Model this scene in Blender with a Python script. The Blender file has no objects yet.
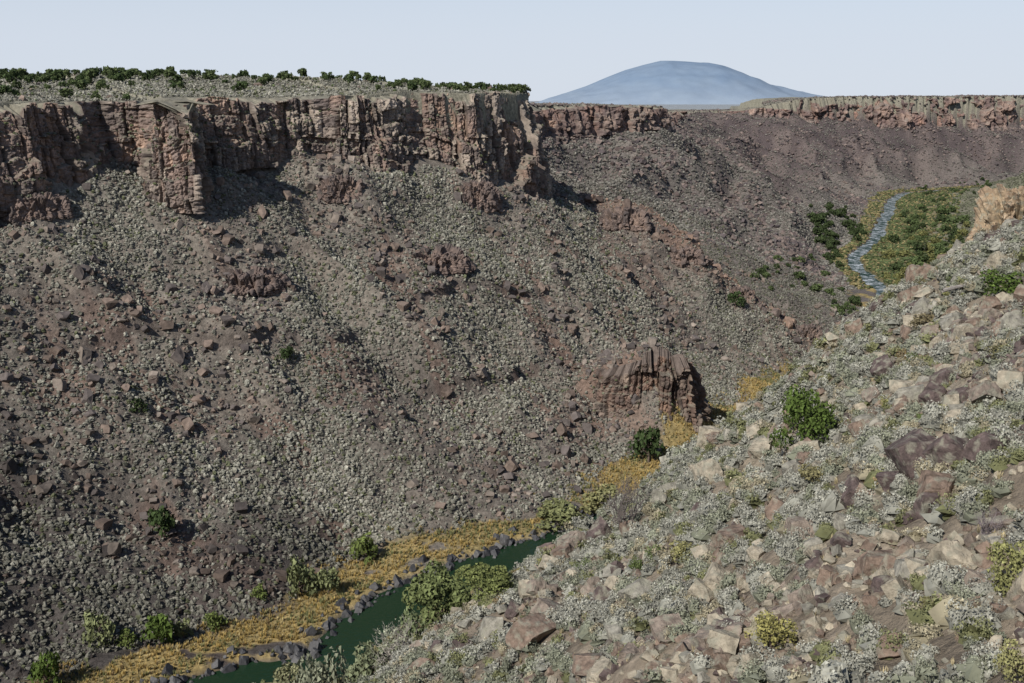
import bpy, bmesh, math, random
import numpy as np
from mathutils import Vector
random.seed(7); rng=np.random.default_rng(7)
SC=bpy.context.scene; COL=SC.collection
H=180.0; F=1098.0; PITCH=math.radians(12.4); CP=math.cos(PITCH); SP=math.sin(PITCH)
def ray(u,v):
    dx=(u-512)/F; dy=(341.5-v)/F
    return np.array([dx,CP+dy*SP,-SP+dy*CP])
def project(x,y,z):
    zc=z-H; dep=np.maximum(y*CP-zc*SP,.01); up=y*SP+zc*CP
    return 512+F*x/dep, 341.5-F*up/dep, dep
# ---------------------------------------------------------------- noise
def h2(ix,iy,seed):
    n=(ix.astype(np.int64)*374761393+iy.astype(np.int64)*668265263+seed*1442695041)&0xffffffff
    n=((n^(n>>13))*1274126177)&0xffffffff
    n=n^(n>>16)
    return (n&0xffffff)/float(0x1000000)
def vn(x,y,seed):
    fx=np.floor(x); fy=np.floor(y); ix=fx.astype(np.int64); iy=fy.astype(np.int64)
    a=x-fx; b=y-fy; a=a*a*(3-2*a); b=b*b*(3-2*b)
    p=h2(ix,iy,seed); q=h2(ix+1,iy,seed); r=h2(ix,iy+1,seed); s=h2(ix+1,iy+1,seed)
    return (p+(q-p)*a+(r-p)*b+(p-q-r+s)*a*b)*2-1
def fbm(x,y,sc,octv,seed):
    o=np.zeros_like(x); am=1.0; f=1.0/sc
    for i in range(octv):
        c,s=math.cos(.6*i+.3),math.sin(.6*i+.3)
        o+=am*vn((x*c-y*s)*f,(x*s+y*c)*f,seed+i*17); am*=.5; f*=2.03
    return o
def cells(t,key,seed):
    i=np.floor(t).astype(np.int64); f=t-i
    b=lambda j: .15+.7*h2(j,key,seed)
    b0=b(i); idx=np.where(f>=b0,i,i-1)
    d=np.minimum(np.abs(f-b0),np.minimum(np.abs(f-(b(i-1)-1)),np.abs(f-(b(i+1)+1))))
    return idx,d
def worley3(p,seed):
    f=np.floor(p).astype(np.int64); n=len(p)
    F1=np.full(n,9.0); F2=np.full(n,9.0); r=np.zeros(n)
    for i in (-1,0,1):
        for j in (-1,0,1):
            for k in (-1,0,1):
                a=f[:,0]+i; b=f[:,1]+j; c=f[:,2]+k
                hb=b+c*131
                d=np.maximum(np.maximum(np.abs(a+h2(a,hb,seed)-p[:,0]),np.abs(b+h2(a,hb,seed+3)-p[:,1])),np.abs(c+h2(a,hb,seed+7)-p[:,2]))
                m=d<F1
                F2=np.where(m,F1,np.minimum(F2,d)); r=np.where(m,h2(a,hb,seed+13),r); F1=np.where(m,d,F1)
    return F1,F2,r
def sm(t):
    t=np.clip(t,0,1); return t*t*(3-2*t)
# ---------------------------------------------------------------- plan of the canyon
RC=np.array([(-390,-130),(-270,50),(-175,205),(-97,311),(-64,326),(-47,360),(-20,394),(19,424),(92,513),(156,605),(236,745),(312,900),(350,1010),(366,1109),(387,1235),(430,1340),(478,1441),(546,1620),(633,1845),(725,2080),(850,2230),(1300,2380),(2300,2500),(5000,2700)],float)
def catmull(P,n):
    out=[]
    for i in range(len(P)-1):
        p0=P[max(i-1,0)];p1=P[i];p2=P[i+1];p3=P[min(i+2,len(P)-1)]
        for k in range(n):
            t=k/n
            out.append(.5*((2*p1)+(-p0+p2)*t+(2*p0-5*p1+4*p2-p3)*t*t+(-p0+3*p1-3*p2+p3)*t**3))
    out.append(P[-1]); return np.array(out)
RIV=catmull(RC,3)
# x, y, foot of cliff, top of cliff
RIM=np.array([(-900,-200,135,180),(-600,100,135,180),(-420,250,136,179),(-335,370,137,179),(-280,440,137,178),
 (-233,500,136,178),(-214,528,134,178),(-205,543,132,178),(-206,570,144,179),(-190,574,144,179),(-184,550,134,179),(-156,547,133,179),(-157,572,140,179),(-166,594,148,181),
 (-150,608,151,181),(-130,632,151,181),(-110,650,146,182),(-100,644,140,182),(-76,655,133,183),(-52,682,126,184),(-16,696,119,184),(2,722,114,185),
 (19,746,111,185),(29,788,110,185),(20,838,112,184),(-20,915,116,182),(-20,1050,122,178),(40,1235,134,174),(103,1285,140,174),(165,1336,138,173),(204,1400,136,170),(200,1480,132,168),(190,1620,132,164),(240,1850,128,160),(330,2200,128,158),
 (400,2520,134,154),(470,2560,143,156),(560,2500,150,165),(656,2520,128,182),(780,2545,112,187),(900,2560,110,188),(1050,2600,110,188),(1234,2660,112,190),(1800,2800,112,190),(2700,2900,110,190),(6000,3200,110,190)],float)
# crest line of the talus (x, y, height)
TAL=np.array([(-900,-200,135),(-600,100,135),(-420,250,136),(-300,418,137),(-222,522,134),(-142,598,140),(-72,652,136),(0,705,121),(36,770,112),(45,835,112),(30,905,116),(0,985,120),(-8,1065,122),(40,1205,132),(105,1272,139),(170,1326,138),(212,1400,136),(212,1500,132),(216,1650,131),(262,1850,128),(345,2180,128),(425,2475,134),(560,2488,146),(690,2508,124),(900,2540,110),(1050,2585,110),(1234,2645,112),(1800,2785,112),(2700,2885,110),(6000,3185,110)],float)
POLY=np.vstack([RIM[:,:2],[(6000,60000),(-60000,60000),(-60000,-200)]])
def polydist(x,y,P):
    best=np.full(x.shape,1e15); k=np.zeros(x.shape); side=np.zeros(x.shape)
    for i in range(len(P)-1):
        a=P[i]; d=P[i+1]-a; L2=d@d
        rx=x-a[0]; ry=y-a[1]
        t=np.clip((rx*d[0]+ry*d[1])/L2,0,1)
        ex=rx-t*d[0]; ey=ry-t*d[1]
        q=ex*ex+ey*ey
        m=q<best
        best=np.where(m,q,best); k=np.where(m,i+t,k); side=np.where(m,d[0]*ry-d[1]*rx,side)
    return np.sqrt(best),k,side
def inpoly(x,y,P):
    ins=np.zeros(x.shape,bool)
    for i in range(len(P)):
        a=P[i]; b=P[(i+1)%len(P)]
        if a[1]==b[1]: continue
        c=((a[1]>y)!=(b[1]>y))&(x<(b[0]-a[0])*(y-a[1])/(b[1]-a[1])+a[0])
        ins^=c
    return ins
def edge(x,y): return (x-11)*-.57+(y-93)*.82
def spur_y(x): return np.interp(x,[20,60,130,220],[842,830,800,775])
def behind_spur(x,y): return sm((y-spur_y(x)-4-fbm(x,y,35,2,71)*6)/26)*sm((x+40)/60)
def terrain(x,y,full=False):
    dR,kR,sd=polydist(x,y,RIV); left=sd>0
    dC,kC,_=polydist(x,y,RIM[:,:2]); ins=inpoly(x,y,POLY)
    zt=np.interp(kC,np.arange(len(RIM)),RIM[:,3])
    dT,kT,sT=polydist(x,y,TAL[:,:2]); zb=np.interp(kT,np.arange(len(TAL)),TAL[:,2])
    hw=np.interp(y,[0,340,375,400,428,450,700,1000,3000],[7.5,8.5,11.5,13.5,12.5,9,9,7.2,8.5])+fbm(x,y,24,2,31)*np.interp(y,[500,1000],[2.4,2.6])+fbm(x,y,8,2,33)*1.1
    bank=hw+np.interp(y,[0,330,480,600,680,760,1000,1600,2300],[26,28,22,31,31,14,26,36,60])+fbm(x,y,30,2,3)*6
    a=np.clip(dR-bank,0,None); behind=(sT>0)
    dTf=np.where(behind,0,dT)
    f=a/(a+dTf+1e-6)
    zbn=zb+fbm(x,y,34,3,35)*np.where(y<1000,7,8)
    tal=1.8+(zbn-1.8)*(.3*f+.7*f**1.4)+np.where(behind,np.minimum(.4*dT,12),0)
    zs=np.interp(x,[-20,20,59,96,137,184,215,240],[98,104,106,100,72,39,13,-20])
    yc=spur_y(x)+fbm(x,y,35,2,71)*6
    dyr=np.abs(y-yc); sp=zs+3-np.where(y>yc,.85,.70)*np.sqrt(dyr*dyr+14)+vn(x/9,y/9,72)*2.8+fbm(x,y,20,2,73)*2.6
    spur=np.exp(-((y-yc)/20)**2)*sm((x-10)/40)*sm((230-x)/40)
    tal=np.where((x>-10)&(y>600)&(y<1000),np.maximum(tal,sp)+np.where(np.abs(tal-sp)<5,(5-np.abs(tal-sp))**2/20,0),tal)
    kd=np.hypot(x-74,(y-592)/1.2); kf=np.maximum(sm((584-y)/10),sm((x-80)/8))
    tal=np.maximum(tal,45-np.clip(kd-9,0,None)*(.42+1.03*kf))
    env=np.clip(4*f*(1-f),0,1); s=x*.62+y*.79
    g1=vn(s/34+f*1.2+.5*vn(x/60,y/60,47),f*2.2,41)
    tal+=env*((1-np.abs(g1)*2)*4.8+vn(s/13+f*2,f*4,42)*2.4)
    # broken ledges running along the slope
    band=np.zeros_like(x)
    for zq,sd_ in ((38,48),(70,49),(98,50)):
        zc_=zq+fbm(x,y,80,2,sd_)*9; msk=sm((fbm(x,y,45,2,sd_+60)+.0)/.35)*env*(y<1000)
        tal+=3.8*msk*(sm((tal-zc_)/2.2)-.5); band=np.maximum(band,msk*np.exp(-((tal-zc_)/5.0)**2))
    fw=sm((y-950)/300)*env
    tal+=fw*((1-np.abs(fbm(x,y,150,3,43))*1.5)*44-22+np.sin(tal/6.5+2.4*fbm(x,y,140,2,44))*6.5+fbm(x,y,38,2,45)*6)
    P=zt+15*sm(dC/230)*sm((1050-y)/200)
    farp=sm((y-2700)/1500)*sm(dC/700)
    P=P+farp*(np.where(x/np.maximum(y,1)<.33,136,176)-P)
    zin=tal+(P-tal)*sm((dC-13)/5)
    zl=np.where(ins,zin,tal)
    # our side
    e=edge(x,y)+vn(x/14,y/14,77)*2.6+vn(x/5,y/5,78)*1.5
    pl=H-24.8+.62*(x-16.3)-.25*(y-58)
    pl=np.minimum(pl,190+.02*x)+sm((e+30)/28)*np.interp(x,[-25,-8,2,9,20,35,60,90],[2.6,1.9,2.0,1.5,1.5,3.1,2.8,0])
    near=165*np.clip((dR-bank)/215,0,1.2)**1.6
    near=np.where(y<330,np.minimum(near,np.maximum(pl-9,0)),near)
    fr=np.clip(dR-bank,0,None)
    farp2=.20*fr+.0006*fr*fr
    w=sm((y-480)/380)
    zr=1.8+np.minimum(near*(1-w)+farp2*w,192)+w*sm(fr/60)*fbm(x,y,110,3,46)*7
    ep=np.clip(e,0,None)
    zn=pl-.15*ep-ep*ep/60
    zr=np.maximum(zr,zn)
    z=np.where(left,zl,zr)
    ch=sm((dR-hw+2.5)/6)
    z=np.where(dR<bank+1,-1.8+(z+1.8)*ch,z)
    m=np.clip((dR-hw-3)/40,0,1)*np.where(ins&(dC>12),.3,1)
    nearside=(~left)&(y<320)
    m1=np.where(nearside,.25,1.5)
    z=z+m*(fbm(x,y,50,2,5)*2.4*m1+fbm(x,y,15,2,9)*1.7*np.where(nearside,.55,1)+fbm(x,y,4.6,2,13)*np.where(nearside,.85,.65))
    r=np.hypot(x,y)
    z=z+np.where(r<230,fbm(x,y,1.4,2,19)*.22,0)+17*np.exp(-(r/9)**2)
    if full: return z,dict(dR=dR,left=left,dC=dC,ins=ins,f=f,e=e,bank=bank,hw=hw,spur=spur,band=band,g1=g1)
    return z
def hit(u,v,tmin=20,tmax=3500):
    d=ray(u,v); t=np.exp(np.linspace(math.log(tmin),math.log(tmax),2000))
    h=terrain(d[0]*t,d[1]*t); zz=H+d[2]*t
    k=np.argmax(zz<h)
    if zz[k]>=h[k]: k=len(t)-1
    return np.array([d[0]*t[k],d[1]*t[k],h[k]]),t[k]
def ground(x,y): return float(terrain(np.array([float(x)]),np.array([float(y)]))[0])
# ---------------------------------------------------------------- mesh helpers
def mesh_np(name,V,Fc,col=None,mat=None,smooth=False):
    me=bpy.data.meshes.new(name); V=np.asarray(V,np.float32); Fc=np.asarray(Fc,np.int32)
    nf,k=Fc.shape
    me.vertices.add(len(V)); me.vertices.foreach_set('co',V.ravel())
    me.loops.add(nf*k); me.loops.foreach_set('vertex_index',Fc.ravel())
    me.polygons.add(nf); me.polygons.foreach_set('loop_start',np.arange(0,nf*k,k,dtype=np.int32))
    me.update(calc_edges=True)
    if smooth: me.shade_smooth()
    else: me.shade_flat()
    if col is not None:
        c=np.ones((len(V),4),np.float32); c[:,:3]=col
        at=me.color_attributes.new('Col','FLOAT_COLOR','POINT'); at.data.foreach_set('color',c.ravel())
    if mat: me.materials.append(mat)
    return me
def link(name,me,loc=None,rz=None,sc=None,parent=None):
    o=bpy.data.objects.new(name,me); COL.objects.link(o)
    if loc is not None: o.location=[float(q) for q in loc]
    if rz is not None: o.rotation_euler=rz if hasattr(rz,'__len__') else (0,0,float(rz))
    if sc is not None: o.scale=sc if hasattr(sc,'__len__') else (sc,sc,sc)
    if parent: o.parent=parent
    return o
def tag(o,label,cat,group=None,kind=None):
    o['label']=label; o['category']=cat
    if group: o['group']=group
    if kind: o['kind']=kind
    return o
def ico(sub):
    bm=bmesh.new(); bmesh.ops.create_icosphere(bm,subdivisions=sub,radius=1)
    V=np.array([v.co[:] for v in bm.verts]); Fc=np.array([[v.index for v in f.verts] for f in bm.faces]); bm.free()
    return V,Fc
ICO={i:ico(i) for i in (1,2,3,4,6)}
def rock_proto(sub,seed,squash=.75,cuts=6):
    r=np.random.default_rng(seed); V,Fc=ICO[sub]; V=V*1.45
    Q,_=np.linalg.qr(r.normal(size=(3,3)))
    pl=[(sg*Q[i],.48+.34*r.random()) for i in range(3) for sg in (-1,1)]
    for i in range(cuts):
        n=r.normal(size=3); n/=np.linalg.norm(n); pl.append((n,.60+.3*r.random()))
    for _ in range(3):
        for n,d in pl:
            q=V@n-d; V=V-np.clip(q,0,None)[:,None]*n
    if sub==1: V=V*(1+.18*r.normal(size=(len(V),1)))
    if sub==2: V=V*(1+.07*r.normal(size=(len(V),1)))
    if sub>=3: V=V+(.05*vn(V[:,0]*5+V[:,2]*3,V[:,1]*5-V[:,2]*2,seed)+.042*vn(V[:,0]*15-V[:,2]*9,V[:,1]*15+V[:,2]*6,seed+1))[:,None]*V
    V[:,2]*=squash*(.8+.4*r.random())
    V/=np.abs(V[:,:2]).max()
    return V,Fc,np.ones(len(V))
def dome_proto(seed,lite=False):
    r=np.random.default_rng(seed); rings=[(0,1,.95),(.62,6,.78),(1.0,8,.38),(.82,8,0.0)]
    if lite: rings=[(0,1,.95),(.75,6,.68),(1.0,7,0.05)]
    V=[];idx=[]
    for R,n,z in rings:
        o=r.random()*6; l=[]
        for i in range(n):
            a=o+2*math.pi*i/n; q=R*(.65+.65*r.random()); l.append(len(V))
            V.append((q*math.cos(a),q*math.sin(a),z*(.6+.8*r.random())-(.1 if z<.1 else 0)))
        idx.append(l)
    Fc=[]
    n=len(idx[1])
    for i in range(n): Fc.append((idx[0][0],idx[1][i],idx[1][(i+1)%n]))
    def strip(A,B):
        i=j=0
        while i<len(A) or j<len(B):
            if j<len(B) and (i>=len(A) or j/len(B)<=i/len(A)):
                Fc.append((A[i%len(A)],B[j%len(B)],B[(j+1)%len(B)])); j+=1
            else:
                Fc.append((A[i%len(A)],B[j%len(B)],A[(i+1)%len(A)])); i+=1
    for A,B in zip(idx[1:-1],idx[2:]): strip(A,B)
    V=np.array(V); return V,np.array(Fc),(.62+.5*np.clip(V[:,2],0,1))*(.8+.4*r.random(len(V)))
def leafcloud(n,lobes,size,r,flat=1.0,jit=.7):
    lobes=np.asarray(lobes,float); w=lobes[:,3]**2; k=r.choice(len(lobes),n,p=w/w.sum())
    d=r.normal(size=(n,3)); d[:,2]=d[:,2]*.9+.35; d/=np.linalg.norm(d,axis=1)[:,None]
    rad=lobes[k,3]*(.55+.5*r.random(n)**.6)
    d2=d.copy(); d2[:,2]*=flat
    c=lobes[k,:3]+d2*rad[:,None]
    nn=d+r.normal(size=(n,3))*jit; nn/=np.linalg.norm(nn,axis=1)[:,None]
    t=np.cross(nn,r.normal(size=(n,3))); t/=np.linalg.norm(t,axis=1)[:,None]; b=np.cross(nn,t)
    s=size*(.6+.8*r.random(n))[:,None]
    V=np.stack([c+t*s,c-t*s*.5+b*s*.75,c-t*s*.5-b*s*.75],1).reshape(-1,3)
    Fc=np.arange(3*n).reshape(n,3)
    sh=np.repeat((.75+.5*r.random(n))*(.62+.38*np.clip(rad/lobes[k,3],0,1)),3)  # inner leaves darker: shade painted into the vertex colour
    return V,Fc,sh
def shrub_proto(seed,n=300,size=.085,jit=.45):
    r=np.random.default_rng(seed); lob=[(0,0,.48,.42)]
    for i in range(r.integers(5,9)):
        a=r.random()*6.28; q=.35+.3*r.random(); lob.append((q*math.cos(a),q*math.sin(a),.28+.35*r.random(),.25+.17*r.random()))
    V,Fc,sh=leafcloud(n,lob,size,r,.95,jit); V[:,2]=np.abs(V[:,2]); V/=.95
    sh=sh*(.5+.6*np.clip(V[:,2],0,1))  # painted shade: brush darker low down, and its core too
    dv,df,ds=dome_proto(seed+9000); dv=dv*np.array((.76,.76,.70))
    return np.concatenate([V,dv]),np.concatenate([Fc,df+len(V)]),np.concatenate([sh,ds*.72])
def tuft_proto(seed,n=16,spread=.5,wid=.06):
    r=np.random.default_rng(seed); V=[];Fc=[]
    for i in range(n):
        a=r.random()*6.28; b=r.random()*6.28; q=.25*r.random(); c=(q*math.cos(b),q*math.sin(b))
        L=.6+.5*r.random(); o=spread*r.random(); px,py=-math.sin(a)*wid,math.cos(a)*wid
        k=len(V); V+=[(c[0]-px,c[1]-py,0),(c[0]+px,c[1]+py,0),(c[0]+o*math.cos(a),c[1]+o*math.sin(a),L)]; Fc.append((k,k+1,k+2))
    V=np.array(V); return V,np.array(Fc),.75+.4*V[:,2]
def merge(name,protos,pos,rot,scale,tint,mat,smooth=False):
    which=rng.integers(0,len(protos),len(pos)); Vs=[];Fs=[];Cs=[];off=0
    for j,(pv,pf,ps) in enumerate(protos):
        I=np.where(which==j)[0]
        if len(I)==0: continue
        v=pv[None]*scale[I][:,None,:]
        c=np.cos(rot[I])[:,None]; s=np.sin(rot[I])[:,None]
        w=np.empty_like(v); w[...,0]=v[...,0]*c-v[...,1]*s; w[...,1]=v[...,0]*s+v[...,1]*c; w[...,2]=v[...,2]
        w+=pos[I][:,None,:]
        n=len(pv)
        Fs.append((pf[None]+(np.arange(len(I))*n)[:,None,None]+off).reshape(-1,3)); off+=n*len(I)
        Vs.append(w.reshape(-1,3)); Cs.append((tint[I][:,None,:]*ps[None,:,None]).reshape(-1,3))
    me=mesh_np(name,np.concatenate(Vs),np.concatenate(Fs),np.concatenate(Cs),mat,smooth)
    return link(name,me)
def tube(path,rad,n=6):
    path=np.asarray(path,float); V=[];Fc=[]
    for i,p in enumerate(path):
        t=path[min(i+1,len(path)-1)]-path[max(i-1,0)]; t/=np.linalg.norm(t)+1e-9
        a=np.cross(t,(.3,.9,.2)); a/=np.linalg.norm(a)+1e-9; b=np.cross(t,a)
        for k in range(n):
            g=6.2832*k/n; V.append(p+rad[i]*(a*math.cos(g)+b*math.sin(g)))
    for i in range(len(path)-1):
        for k in range(n):
            q0=i*n+k;q1=i*n+(k+1)%n; Fc+=[(q0,q1,q1+n),(q0,q1+n,q0+n)]
    return np.array(V),np.array(Fc)
def join(parts):
    V=[];Fc=[];o=0
    for v,f in parts: V.append(v);Fc.append(f+o);o+=len(v)
    return np.concatenate(V),np.concatenate(Fc)
# ---------------------------------------------------------------- materials
def mat_col(name,rough=.9,nscale=1.0,var=.35,bump=.3,bscale=4.0,dist=.1,spec=.2,sec=None,secscale=.5,seclo=.5,sechi=.65):
    m=bpy.data.materials.new(name); m.use_nodes=True; nt=m.node_tree; N=nt.nodes; L=nt.links
    b=N['Principled BSDF']; b.inputs['Roughness'].default_value=rough; b.inputs['Specular IOR Level'].default_value=spec
    at=N.new('ShaderNodeAttribute'); at.attribute_name='Col'
    g=N.new('ShaderNodeNewGeometry')
    no=N.new('ShaderNodeTexNoise'); no.inputs['Scale'].default_value=nscale; no.inputs['Detail'].default_value=6; no.inputs['Roughness'].default_value=.65
    L.new(g.outputs['Position'],no.inputs['Vector'])
    mr=N.new('ShaderNodeMapRange'); mr.inputs['From Min'].default_value=.3; mr.inputs['From Max'].default_value=.7; mr.inputs['To Min'].default_value=1-var; mr.inputs['To Max'].default_value=1+var
    L.new(no.outputs['Fac'],mr.inputs['Value'])
    mx=N.new('ShaderNodeVectorMath'); mx.operation='SCALE'
    L.new(at.outputs['Color'],mx.inputs[0]); L.new(mr.outputs['Result'],mx.inputs['Scale'])
    out=mx.outputs['Vector']
    if sec:
        n3=N.new('ShaderNodeTexNoise'); n3.inputs['Scale'].default_value=secscale; n3.inputs['Detail'].default_value=5
        L.new(g.outputs['Position'],n3.inputs['Vector'])
        r3=N.new('ShaderNodeMapRange'); r3.inputs['From Min'].default_value=seclo; r3.inputs['From Max'].default_value=sechi; r3.inputs['To Max'].default_value=.8
        L.new(n3.outputs['Fac'],r3.inputs['Value'])
        mm=N.new('ShaderNodeMix'); mm.data_type='RGBA'; L.new(r3.outputs['Result'],mm.inputs[0]); L.new(out,mm.inputs[6]); mm.inputs[7].default_value=(*sec,1)
        out=mm.outputs[2]
    L.new(out,b.inputs['Base Color'])
    if bump:
        n2=N.new('ShaderNodeTexNoise'); n2.inputs['Scale'].default_value=bscale; n2.inputs['Detail'].default_value=6; n2.inputs['Roughness'].default_value=.7
        L.new(g.outputs['Position'],n2.inputs['Vector'])
        bu=N.new('ShaderNodeBump'); bu.inputs['Strength'].default_value=bump; bu.inputs['Distance'].default_value=dist
        L.new(n2.outputs['Fac'],bu.inputs['Height']); L.new(bu.outputs['Normal'],b.inputs['Normal'])
    return m
M_ground=mat_col('ground_soil',.95,.5,.5,.8,1.2,.8,.1)
M_cliff=mat_col('cliff_rock',.9,.35,.35,.35,1.2,.4,.15)
M_rock=mat_col('boulder_rock',.88,1.8,.55,.8,4,.18,.2,sec=(.27,.258,.20),secscale=1.7,seclo=.51,sechi=.65)
M_rockfar=mat_col('talus_rock',.9,.4,.35,0)
M_wet=mat_col('river_rock',.6,.8,.35,.4,1.5,.3,.4)
M_leaf=mat_col('foliage',.85,.9,.3,0,spec=.1)
M_bark=mat_col('bark',.9,4,.4,.5,9,.05,.1)
M_mtn=mat_col('hazed_mountain_slope',1,.006,.05,0,spec=0)  # its vertex colour has the distance haze painted in
def mat_water():
    m=bpy.data.materials.new('river_water'); m.use_nodes=True; nt=m.node_tree; N=nt.nodes; L=nt.links
    b=N['Principled BSDF']; b.inputs['Roughness'].default_value=.09; b.inputs['IOR'].default_value=1.33
    g=N.new('ShaderNodeNewGeometry'); at=N.new('ShaderNodeAttribute'); at.attribute_name='Col'
    no=N.new('ShaderNodeTexNoise'); no.inputs['Scale'].default_value=.085; no.inputs['Detail'].default_value=8; no.inputs['Roughness'].default_value=.8
    L.new(g.outputs['Position'],no.inputs['Vector'])
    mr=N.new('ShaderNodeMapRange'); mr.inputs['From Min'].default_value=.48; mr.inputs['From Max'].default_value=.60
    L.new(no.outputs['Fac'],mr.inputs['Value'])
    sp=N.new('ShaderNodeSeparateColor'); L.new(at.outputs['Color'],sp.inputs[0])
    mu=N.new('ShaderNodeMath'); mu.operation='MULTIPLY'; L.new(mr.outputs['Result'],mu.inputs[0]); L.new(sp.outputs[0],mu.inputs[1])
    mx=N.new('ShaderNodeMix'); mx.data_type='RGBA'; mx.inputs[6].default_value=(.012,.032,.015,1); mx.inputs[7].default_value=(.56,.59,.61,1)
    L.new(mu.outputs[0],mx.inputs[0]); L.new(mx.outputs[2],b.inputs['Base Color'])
    r2=N.new('ShaderNodeMath'); r2.operation='MULTIPLY_ADD'; r2.inputs[1].default_value=.45; r2.inputs[2].default_value=.08; L.new(sp.outputs[0],r2.inputs[0]); L.new(r2.outputs[0],b.inputs['Roughness'])
    n2=N.new('ShaderNodeTexNoise'); n2.inputs['Scale'].default_value=.5; n2.inputs['Detail'].default_value=5; L.new(g.outputs['Position'],n2.inputs['Vector'])
    bu=N.new('ShaderNodeBump'); bu.inputs['Strength'].default_value=.35; bu.inputs['Distance'].default_value=.3; L.new(n2.outputs['Fac'],bu.inputs['Height']); L.new(bu.outputs['Normal'],b.inputs['Normal'])
    return m
M_water=mat_water()
# ---------------------------------------------------------------- ground sheet (polar grid)
def geo(a,b,n): return np.exp(np.linspace(math.log(a),math.log(b),n,endpoint=False))
rr=np.concatenate([np.linspace(1,28,27,endpoint=False),geo(28,150,380),np.linspace(150,320,60,endpoint=False),np.linspace(320,960,600,endpoint=False),geo(960,3300,330),geo(3300,52000,46),[52000]])
aa=np.concatenate([np.arange(-34,34.001,.08),np.arange(39,326,6.0)])*math.pi/180
A,R=np.meshgrid(aa,rr); gx=(R*np.sin(A)).ravel(); gy=(R*np.cos(A)).ravel()
gz,fd=terrain(gx,gy,True)
def L3(a,b,t): return a+(b-a)*np.clip(t,0,1)[:,None]
def rockfield(x,y): return sm((-x-5+fbm(x,y,40,2,661)*45)/110)*sm((455-y+fbm(x,y,40,2,662)*45)/90)
def grassmask(x,y): return sm((fbm(x,y,13,3,681)+np.interp(y,[300,340,480,620,720,900,1000,1250,1500],[.9,.85,.85,1.1,.8,-.1,.2,.2,-.2]))/.35)
def streak(x,y):
    s=x*.62+y*.79; d=-x*.79+y*.62; w=fbm(x,y,45,2,670)*7
    return vn((s+w)/13,d/75,671)+.6*vn((s+w)/4.6,d/40,672)
def soil(x,y,fd):
    c=lambda *q: np.array(q)[None]
    n1=fbm(x,y,38,3,101); n2=fbm(x,y,9,3,105); n3=fbm(x,y,90,2,109); st=streak(x,y)
    o=L3(c(.16,.137,.113),c(.21,.188,.156),.5+.5*n2)
    o=L3(o,c(.172,.112,.086),sm((n1*.9+.7*st+.2*n2-.25)*1.8)*.75)
    o=L3(o,c(.095,.082,.074),sm((n3-.1)*2+.3*n2)*.4)
    o=L3(o,c(.11,.087,.076),fd['band']*.65)
    o=L3(o,c(.06,.053,.050),rockfield(x,y)*.85)
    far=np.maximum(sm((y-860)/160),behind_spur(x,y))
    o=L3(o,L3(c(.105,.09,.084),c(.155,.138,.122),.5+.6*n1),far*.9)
    o=L3(o,c(.16,.107,.084),fd['spur']*.6)
    o=L3(o,L3(c(.078,.062,.062),c(.128,.102,.094),.5+.8*n1),sm((y-1300)/500)*sm((fd['dR']-90)/120)*fd['left']*.9)
    o=L3(o,L3(c(.19,.155,.118),c(.28,.238,.182),.5+.5*n2),((~fd['left'])&(y<320)).astype(float))
    o=L3(o,L3(c(.15,.145,.10),c(.18,.17,.13),.5+.5*n2),((~fd['left'])&(y>=500)).astype(float)*.9)
    g=sm((fd['bank']+2+5*n2-fd['dR'])/7)*sm((fd['dR']-fd['hw'])/3)
    o=L3(o,L3(c(.34,.255,.11),c(.26,.205,.095),.5+n2),g*grassmask(x,y)*np.where(y<900,fd['left'],1))
    o=L3(o,L3(c(.17,.165,.085),c(.24,.20,.10),.5+n2),((~fd['left'])&(y<480)&(y>270)).astype(float)*sm((70-fd['dR'])/20))
    mead=sm((fd['bank']+45-fd['dR'])/30)*sm((y-1000)/100)*(~fd['left'])
    o=L3(o,L3(c(.09,.088,.05),c(.19,.16,.085),.4+n1),mead*.85)
    o=L3(o,L3(c(.20,.19,.145),c(.25,.235,.18),.5+.5*n2),(fd['ins']&(fd['dC']>12)).astype(float))
    o=L3(o,c(.27,.29,.30),sm((y-3000)/3000))  # far plain: distance haze painted in as a pale blue grey
    return o
gc=soil(gx,gy,fd)
nr,na=len(rr),len(aa)
I=np.arange(nr*na).reshape(nr,na); J=np.roll(I,-1,axis=1)
GF=np.stack([I[:-1].ravel(),I[1:].ravel(),J[1:].ravel(),J[:-1].ravel()],1)
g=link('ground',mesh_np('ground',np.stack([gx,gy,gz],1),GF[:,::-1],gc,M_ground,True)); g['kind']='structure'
# ---------------------------------------------------------------- water
def river():
    P=catmull(RIV,4); T=np.gradient(P,axis=0); T/=np.linalg.norm(T,axis=1)[:,None]; Nn=np.stack([-T[:,1],T[:,0]],1)
    V=[];C=[];k=9
    for p,n in zip(P,Nn):
        for q in np.linspace(-18,18,k):
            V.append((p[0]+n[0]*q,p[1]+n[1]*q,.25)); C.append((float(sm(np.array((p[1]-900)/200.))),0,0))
    m=len(P); I=np.arange(m*k).reshape(m,k)
    Fc=np.stack([I[:-1,:-1].ravel(),I[:-1,1:].ravel(),I[1:,1:].ravel(),I[1:,:-1].ravel()],1)
    o=link('river_water',mesh_np('river_water',V,Fc,np.array(C),M_water,True)); o['kind']='structure'
river()
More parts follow.
